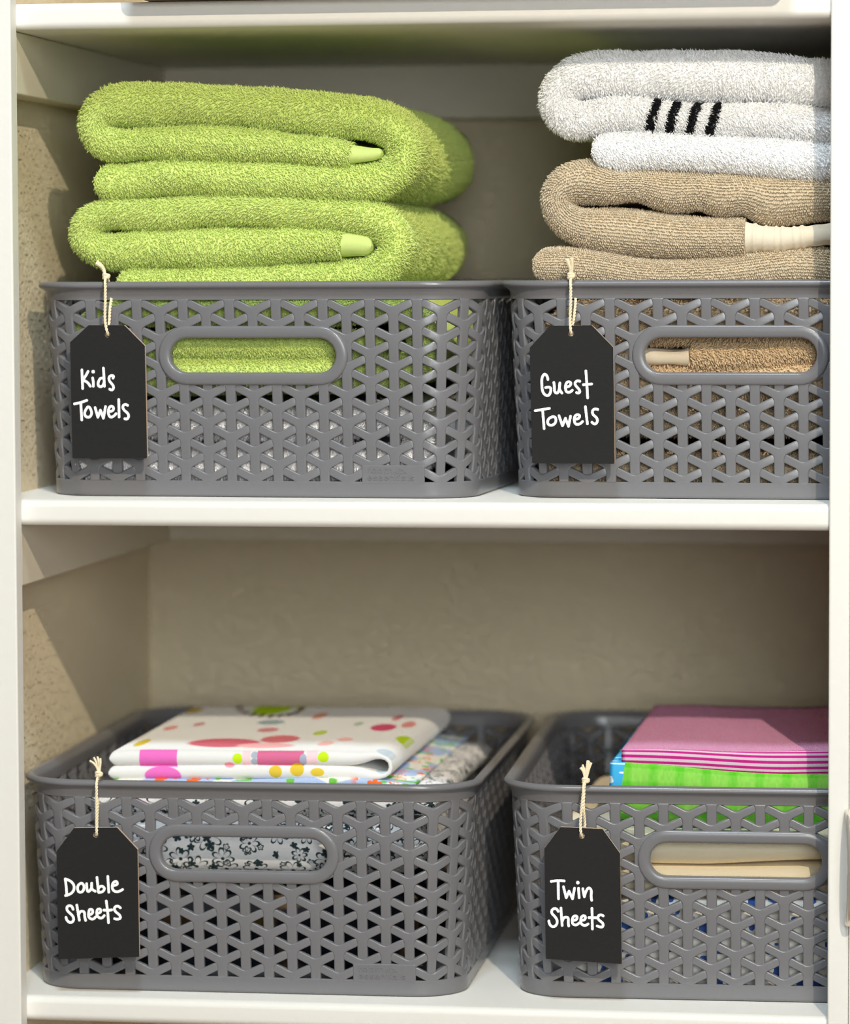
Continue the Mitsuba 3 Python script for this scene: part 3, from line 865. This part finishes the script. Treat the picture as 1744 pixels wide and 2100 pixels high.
sheet('pink striped sheet lying topmost in the Twin Sheets basket', [(1275, 1553, 30), (1320, 1554, 34), (1450, 1560, 42), (1560, 1566, 48), (1700, 1566, 54), (1850, 1566, 56)], 0.064, 0.30, 'pink_stripe_cotton', 13, taper=(0, 1), soft=0.35)
sheet('green checked sheet with a blue border strip, under the pink striped sheet', [(1250, 1623, 118), (1300, 1625, 118), (1450, 1636, 112), (1600, 1643, 108), (1720, 1644, 106), (1860, 1644, 104)], 0.060, 0.29, 'gingham_cotton', 14, taper=(0, 1), soft=0.25)
sheet('cream folded sheet in the upper part of the handle opening of the Twin Sheets basket', [(1130, 1738, 68), (1300, 1738, 72), (1420, 1742, 72), (1520, 1740, 70), (1620, 1737, 68), (1800, 1738, 68)], 0.052, 0.31, 'cream_cotton', 15, soft=1.3, basket=B4)
sheet('cream folded sheet in the lower part of the handle opening of the Twin Sheets basket', [(1130, 1806, 54), (1300, 1806, 56), (1450, 1809, 54), (1600, 1810, 58), (1800, 1808, 56)], 0.050, 0.31, 'cream_cotton', 16, soft=1.2, basket=B4)
sheet('white and blue printed sheet at the bottom of the Twin Sheets basket', [(1140, 1936, 176), (1300, 1938, 186), (1500, 1940, 188), (1700, 1942, 186), (1830, 1942, 176)], 0.050, 0.30, 'blue_print_cotton', 17, soft=0.3, basket=B4)

# blanket mostly out of view, its overhang placed to shade the top shelf's edge
key = thing('blanket', 'tan blanket on the top shelf, mostly out of view, overhanging to shade the shelf edge', 'blanket')
bm = [box(0.100, 0.470, -0.022 + 0.003 * (k % 2), 0.30, Z_TOP + 0.0008 + k * 0.024, Z_TOP + 0.0008 + k * 0.024 + 0.0234, 0.005, 4) for k in range(3)]
for k, b in enumerate(bm):
    add(key + '__fold' + (f'_{k:03d}' if k else ''), b, 'blanket_wool', 40)

# ------------------------------------------------------------------ tags
def local_point(bk, px, py, dy):
    """The point at this pixel on the plane dy in front of (negative) or behind the front of the basket's rim."""
    bx, by, bz, rot = PLACES[bk]
    n = np.array([-math.sin(rot), math.cos(rot), 0])
    o = np.array([bx, by, bz]) + n * dy
    d = ray(px, py)
    return CAM + d * (((o - CAM) @ n) / (d @ n)), n


def twine(pts, r=0.00085, n=90, turns_per_m=260):
    """A two-ply cord along pts."""
    c = spline(pts, n)
    s = np.r_[0, np.cumsum(np.linalg.norm(np.diff(c, axis=0), axis=1))]
    t = np.gradient(c, axis=0); t /= np.linalg.norm(t, axis=1, keepdims=True)
    u = np.cross(t, [0.2, 1, 0.1]); u /= np.linalg.norm(u, axis=1, keepdims=True)
    w = np.cross(t, u)
    out = []
    for k in (0, math.pi):
        a = s * turns_per_m * 2 * math.pi + k
        out.append(tube(c + 0.5 * r * (np.cos(a)[:, None] * u + np.sin(a)[:, None] * w), 0.62 * r, 6))
    return trimesh.util.concatenate(out)


def make_tag(bk, label, outline, hole, strokes, dots, off, front_cord, back_cord, knot, tails):
    key = thing('hang_tag', label, 'tag', 'chalkboard tags on the baskets')
    dyf, th = -0.0062, 0.0026
    q = [local_point(bk, x, y, dyf) for x, y in outline]
    n = q[0][1]
    o = q[0][0]
    ex = np.array([n[1], -n[0], 0.0])                       # rightwards along the plane
    to2 = lambda p: ((p - o) @ ex, p[2] - o[2])
    back = lambda v: o + v[:, :1] * ex + v[:, 1:2] * np.array([0, 0, 1.0]) + v[:, 2:3] * n
    poly = Polygon([to2(p) for p, _ in q])
    poly = poly.buffer(-0.0008).buffer(0.0008)
    hp = to2(local_point(bk, *hole, dyf)[0])
    hol = Point(hp).buffer(0.0017)
    body = extrude(poly.difference(hol), th)
    v = np.array(body.vertices); body.vertices = back(np.c_[v[:, :2], v[:, 2]])
    body.invert()
    add(key + '__core', body, 'tag_core', 30)
    labels[key + '__core'] = {'label': 'pale brown board edge'}
    face = extrude(poly.difference(hol), 0.0003)
    v = np.array(face.vertices); face.vertices = back(np.c_[v[:, :2], v[:, 2] - 0.0003])
    face.invert()
    add(key + '__face', face, 'chalkboard', False)
    labels[key + '__face'] = {'label': 'black chalkboard face'}
    ink = []
    for st in strokes:
        pp = [to2(local_point(bk, off[0] + x / 9.689, off[1] + y / 9.689, dyf)[0]) for x, y in st]
        sm = spline(np.array(pp), max(12, 6 * len(pp))) if len(pp) > 2 else np.array(pp)
        ink.append(LineString(sm).buffer(0.00078))
    for x, y in dots:
        ink.append(Point(to2(local_point(bk, off[0] + x / 9.689, off[1] + y / 9.689, dyf)[0])).buffer(0.00105))
    im = extrude(unary_union(ink).simplify(0.00002), 0.00018)
    v = np.array(im.vertices); im.vertices = back(np.c_[v[:, :2], v[:, 2] - 0.00048])
    im.invert()
    add(key + '__lettering', im, 'white_ink', False)
    labels[key + '__lettering'] = {'label': 'white handwritten words'}
    L = lambda t: local_point(bk, t[0], t[1], t[2])[0]
    cords = [twine([L(t) for t in front_cord]), twine([L(t) for t in back_cord])]
    add(key + '__cord', trimesh.util.concatenate(cords), 'twine', 40)
    labels[key + '__cord'] = {'label': 'cream twine loop over the basket rim'}
    kc = L(knot)
    kn = []
    for a, tilt in ((0.0, 0.5), (1.1, -0.5), (2.2, 0.2)):
        c, rr = [], 0.0016
        for u in np.linspace(0, 2 * math.pi, 22):
            d = np.array([rr * math.cos(u), rr * 0.8 * math.sin(u), tilt * rr * math.cos(u + a)])
            c.append(kc + d + np.array([0, 0, (a - 1.1) * 0.0005]))
        kn.append(tube(c, 0.00085, 7))
    kn.append(trimesh.creation.icosphere(subdivisions=2, radius=0.0014).apply_translation(kc))
    for t in tails:
        c = spline(np.array([L(x) for x in t['p']]), 24)
        kn.append(tube(c, np.linspace(t.get('r0', 0.0007), t.get('r1', 0.0010), 24), 7))
    add(key + '__knot', trimesh.util.concatenate(kn), 'twine', 50)
    return key


KIDS = [[(372, 180), (380, 370), (388, 550)], [(495, 210), (440, 310), (395, 372)], [(395, 385), (470, 420), (540, 505)], [(585, 340), (600, 430), (600, 505)], [(800, 145), (810, 300), (820, 505)],
        [(800, 345), (745, 348), (705, 405), (695, 470), (720, 510), (770, 505), (812, 430)], [(990, 345), (1000, 305), (960, 292), (912, 335), (922, 400), (985, 480), (1000, 540), (965, 580), (925, 562)],
        [(225, 855), (320, 835), (470, 785)], [(350, 840), (360, 1000), (370, 1175)], [(490, 915), (440, 990), (430, 1070), (470, 1115), (530, 1110), (565, 1050), (550, 970), (500, 915), (485, 920)],
        [(635, 930), (690, 1120)], [(690, 1120), (740, 980)], [(740, 980), (800, 1140)], [(800, 1140), (842, 908)], [(915, 1010), (1000, 965), (990, 915), (945, 903), (905, 960), (900, 1050), (940, 1115), (1000, 1100), (1050, 1050)],
        [(1105, 770), (1112, 1115)], [(1280, 885), (1240, 865), (1190, 900), (1205, 970), (1280, 1040), (1300, 1110), (1265, 1155), (1225, 1150)]]
GUEST = [[(430, 370), (410, 300), (365, 265), (325, 310), (308, 450), (320, 580), (370, 670), (430, 690), (475, 640), (475, 532), (385, 530)], [(548, 430), (560, 540), (580, 630), (610, 640), (650, 580), (668, 440)],
         [(668, 440), (670, 580), (710, 640)], [(790, 520), (870, 490), (885, 440), (835, 415), (790, 460), (780, 550), (800, 610), (850, 625), (915, 585)], [(1065, 405), (1010, 400), (970, 440), (990, 500), (1050, 570), (1060, 625), (1025, 640), (1000, 630)],
         [(1185, 200), (1200, 400), (1220, 735)], [(1135, 475), (1220, 465), (1300, 460)], [(180, 990), (300, 970), (460, 945)], [(325, 980), (340, 1150), (355, 1345)],
         [(530, 1110), (460, 1140), (425, 1200), (440, 1260), (500, 1280), (570, 1240), (590, 1180), (570, 1120), (520, 1108)], [(650, 1090), (720, 1290)], [(720, 1290), (780, 1140)], [(780, 1140), (840, 1300)], [(840, 1300), (880, 1100)],
         [(970, 1160), (1050, 1130), (1060, 1090), (1010, 1070), (960, 1120), (955, 1190), (980, 1250), (1040, 1260), (1120, 1205)], [(1175, 910), (1195, 1080), (1215, 1250)],
         [(1420, 965), (1370, 955), (1320, 990), (1325, 1060), (1395, 1130), (1410, 1210), (1365, 1255), (1305, 1220)]]
DOUBLE = [[(235, 220), (255, 380), (265, 520)], [(235, 215), (330, 255), (400, 330), (405, 430), (340, 510), (240, 545)], [(545, 300), (495, 340), (480, 420), (510, 475), (570, 470), (605, 410), (600, 340), (550, 300), (530, 310)],
          [(660, 310), (665, 400), (690, 465), (730, 440), (760, 300)], [(760, 300), (780, 430), (830, 460)], [(865, 185), (880, 330), (895, 480)], [(895, 400), (960, 360), (1010, 400), (990, 455), (900, 485)], [(1080, 165), (1090, 330), (1100, 480)],
          [(1195, 345), (1270, 310), (1255, 270), (1200, 280), (1170, 350), (1190, 440), (1250, 470), (1375, 425)], [(390, 820), (360, 760), (300, 750), (265, 800), (300, 870), (380, 950), (400, 1030), (350, 1080), (280, 1050), (250, 980)],
          [(465, 735), (490, 890), (515, 1035)], [(500, 930), (550, 860), (605, 870), (620, 950), (640, 1040)], [(710, 930), (775, 890), (770, 830), (730, 820), (700, 890), (710, 980), (770, 1015), (840, 970)],
          [(870, 900), (935, 870), (930, 820), (890, 815), (860, 880), (880, 960), (940, 995), (1010, 945)], [(1050, 655), (1075, 850), (1095, 1085)], [(1000, 835), (1080, 840), (1160, 830)],
          [(1330, 790), (1270, 755), (1215, 790), (1230, 860), (1310, 930), (1330, 990), (1280, 1015), (1215, 1005)]]
TWIN = [[(300, 265), (420, 250), (560, 255)], [(440, 260), (442, 440), (445, 610)], [(545, 370), (600, 590)], [(600, 590), (655, 460)], [(655, 460), (725, 610)], [(725, 610), (765, 400)], [(845, 400), (850, 500), (858, 590)],
        [(930, 410), (945, 500), (960, 570)], [(960, 570), (1000, 450), (1055, 395), (1090, 430), (1095, 540), (1105, 640)], [(440, 860), (400, 810), (330, 820), (310, 880), (370, 960), (420, 1060), (400, 1130), (340, 1165), (280, 1130), (255, 1050)],
        [(495, 795), (505, 970), (520, 1140)], [(520, 1060), (570, 980), (630, 985), (640, 1070), (650, 1150)], [(740, 1040), (810, 1010), (810, 960), (760, 955), (720, 1020), (735, 1110), (790, 1130), (855, 1090)],
        [(910, 1040), (975, 1010), (970, 955), (920, 955), (890, 1020), (905, 1110), (970, 1140), (1035, 1110)], [(1110, 800), (1115, 980), (1120, 1210)], [(1050, 985), (1120, 985), (1220, 990)],
        [(1335, 950), (1280, 930), (1230, 970), (1260, 1040), (1330, 1110), (1320, 1165), (1270, 1170), (1215, 1150)]]

make_tag(B1, 'black tag reading Kids Towels, hanging on the basket of green towels', [(182, 667), (255, 667), (297, 709), (302, 940), (149, 940), (144, 702)], (221, 686), KIDS, [(597, 215)], (130, 740),
         [(221, 686, -0.0040), (220, 682, -0.0078), (217, 668, -0.0078), (216, 620, -0.0068), (216, 596, -0.0062), (216, 584, -0.0058), (216, 576, -0.0030), (217, 570, -0.0005)],
         [(221, 688, -0.0040), (222, 676, -0.0024), (224, 660, -0.0014), (226, 630, 0.0018), (228, 618, 0.0040), (227, 600, 0.0100), (223, 580, 0.0105), (219, 568, 0.0016)],
         (218, 566, 0.0005), [dict(p=[(215, 562, 0), (212, 552, 0), (207, 545, -0.001), (197, 538, -0.002)], r0=0.0009, r1=0.0016)])
make_tag(B2, 'black tag reading Guest Towels, hanging on the basket of white and tan towels', [(1129, 668), (1214, 667), (1258, 712), (1261, 951), (1092, 950), (1087, 713)], (1172, 684), GUEST, [], (1080, 740),
         [(1172, 684, -0.0040), (1171, 680, -0.0078), (1170, 665, -0.0078), (1171, 620, -0.0068), (1171, 596, -0.0062), (1171, 584, -0.0058), (1171, 576, -0.0030), (1172, 570, -0.0005)],
         [(1172, 688, -0.0040), (1173, 676, -0.0024), (1176, 660, -0.0014), (1180, 630, 0.0018), (1181, 618, 0.0040), (1180, 600, 0.0100), (1177, 580, 0.0105), (1173, 570, 0.0016)],
         (1172, 565, 0.0), [dict(p=[(1171, 560, 0), (1170, 550, -0.001), (1167, 542, -0.002), (1164, 532, -0.003)], r0=0.0009, r1=0.0012), dict(p=[(1173, 560, 0), (1174, 550, -0.001), (1174, 540, -0.002), (1173, 529, -0.003)], r0=0.0008, r1=0.0011)])
make_tag(B3, 'black tag reading Double Sheets, hanging on the basket of patterned sheets', [(152, 1698), (240, 1697), (282, 1742), (286, 1962), (120, 1967), (116, 1746)], (197, 1712), DOUBLE, [], (110, 1780),
         [(197, 1712, -0.0040), (198, 1708, -0.0078), (198, 1695, -0.0078), (198, 1650, -0.0068), (198, 1624, -0.0062), (198, 1612, -0.0058), (199, 1602, -0.0030), (201, 1592, -0.0005)],
         [(197, 1714, -0.0040), (198, 1704, -0.0024), (199, 1690, -0.0014), (200, 1660, 0.0018), (201, 1646, 0.0040), (201, 1628, 0.0100), (202, 1604, 0.0105), (202, 1590, 0.0016)],
         (203, 1587, 0.0), [dict(p=[(202, 1582, 0), (199, 1574, 0), (193, 1566, 0), (184, 1560, 0)], r0=0.0008, r1=0.0006), dict(p=[(202, 1582, 0), (200, 1572, 0), (197, 1562, 0), (192, 1553, 0)], r0=0.0008, r1=0.0006),
                            dict(p=[(203, 1582, 0), (202, 1572, 0), (202, 1562, -0.001), (200, 1552, 0)], r0=0.0008, r1=0.0006), dict(p=[(204, 1582, 0), (205, 1572, 0), (206, 1564, 0), (206, 1555, 0)], r0=0.0008, r1=0.0006)])
make_tag(B4, 'black tag reading Twin Sheets, hanging on the basket of pink and green sheets', [(1150, 1696), (1236, 1700), (1272, 1750), (1276, 1977), (1120, 1966), (1117, 1740)], (1194, 1714), TWIN, [(830, 290)], (1100, 1780),
         [(1194, 1714, -0.0040), (1192, 1710, -0.0078), (1191, 1696, -0.0078), (1194, 1650, -0.0068), (1196, 1630, -0.0062), (1197, 1620, -0.0058), (1198, 1610, -0.0030), (1200, 1604, -0.0005)],
         [(1194, 1717, -0.0040), (1199, 1704, -0.0024), (1200, 1690, -0.0020), (1198, 1668, -0.0050), (1197, 1650, -0.0066), (1198, 1630, -0.0060), (1199, 1614, -0.0040), (1201, 1604, 0.0)],
         (1202, 1600, 0.0), [dict(p=[(1200, 1595, 0), (1199, 1588, 0), (1196, 1580, 0), (1191, 1574, 0)], r0=0.0009, r1=0.0009), dict(p=[(1201, 1595, 0), (1200, 1586, 0), (1198, 1576, 0), (1195, 1568, 0)], r0=0.0009, r1=0.0006),
                             dict(p=[(1202, 1595, 0), (1203, 1584, 0), (1205, 1572, 0), (1207, 1560, 0)], r0=0.0009, r1=0.0011), dict(p=[(1203, 1595, 0), (1206, 1584, 0), (1209, 1574, 0), (1213, 1564, 0)], r0=0.0009, r1=0.0008)])

# ------------------------------------------------------------------ unseen room lamps, out of view, placed to light the closet
key = thing('unseen_spotlight', 'unseen small spotlight on a stem, out of view, casting the key shadows in the closet', 'spotlight')
aim = (LAMP_TO - LAMP_AT) / np.linalg.norm(LAMP_TO - LAMP_AT)
scene[key + '__bulb'] = {'type': 'spot', 'intensity': rgb(LAMP_POWER), 'cutoff_angle': 30.0, 'beam_width': 24.0,
                         'to_world': T().look_at(origin=LAMP_AT.tolist(), target=LAMP_TO.tolist(), up=[0, 0, 1])}
u = np.linspace(0, 1, 9)[:, None]
add(key + '__shade', trimesh.util.concatenate([tube(LAMP_AT + aim * (-0.09 + 0.085 * u), 0.030 + 0.008 * u[:, 0], 24, cap=False), tube(LAMP_AT + aim * (-0.095 + 0.006 * u), 0.030, 24)]), 'lamp_metal')
top = LAMP_AT - aim * 0.06
add(key + '__stem', tube([top, [top[0], top[1], (top[2] + CEIL) / 2], [top[0], top[1], CEIL - 0.012]], 0.006, 10), 'lamp_metal')
add(key + '__canopy', tube([(top[0], top[1], CEIL - 0.02), (top[0], top[1], CEIL - 0.0005)], 0.05, 24), 'lamp_metal')

key = thing('unseen_ceiling_light', 'unseen square ceiling light, out of view, lighting the shelf and basket tops', 'ceiling light')  # out of view, placed for cool light from above
px_, py_ = PANEL_AT
add(key + '__frame', trimesh.util.concatenate([box(px_ - 0.17, px_ + 0.17, py_ - 0.17, py_ - 0.15, CEIL - 0.03, CEIL - 0.0005), box(px_ - 0.17, px_ + 0.17, py_ + 0.15, py_ + 0.17, CEIL - 0.03, CEIL - 0.0005),
                                               box(px_ - 0.17, px_ - 0.15, py_ - 0.15, py_ + 0.15, CEIL - 0.03, CEIL - 0.0005), box(px_ + 0.15, px_ + 0.17, py_ - 0.15, py_ + 0.15, CEIL - 0.03, CEIL - 0.0005)]), 'lamp_metal', False)
pm = trimesh.Trimesh([[px_ - 0.15, py_ - 0.15, CEIL - 0.026], [px_ + 0.15, py_ - 0.15, CEIL - 0.026], [px_ + 0.15, py_ + 0.15, CEIL - 0.026], [px_ - 0.15, py_ + 0.15, CEIL - 0.026]], [[0, 2, 1], [0, 3, 2]], process=False)
scene[key + '__diffuser'] = {**mikit.ply(pm, 'white_ink'), 'emitter': {'type': 'area', 'radiance': rgb(PANEL_POWER)}}
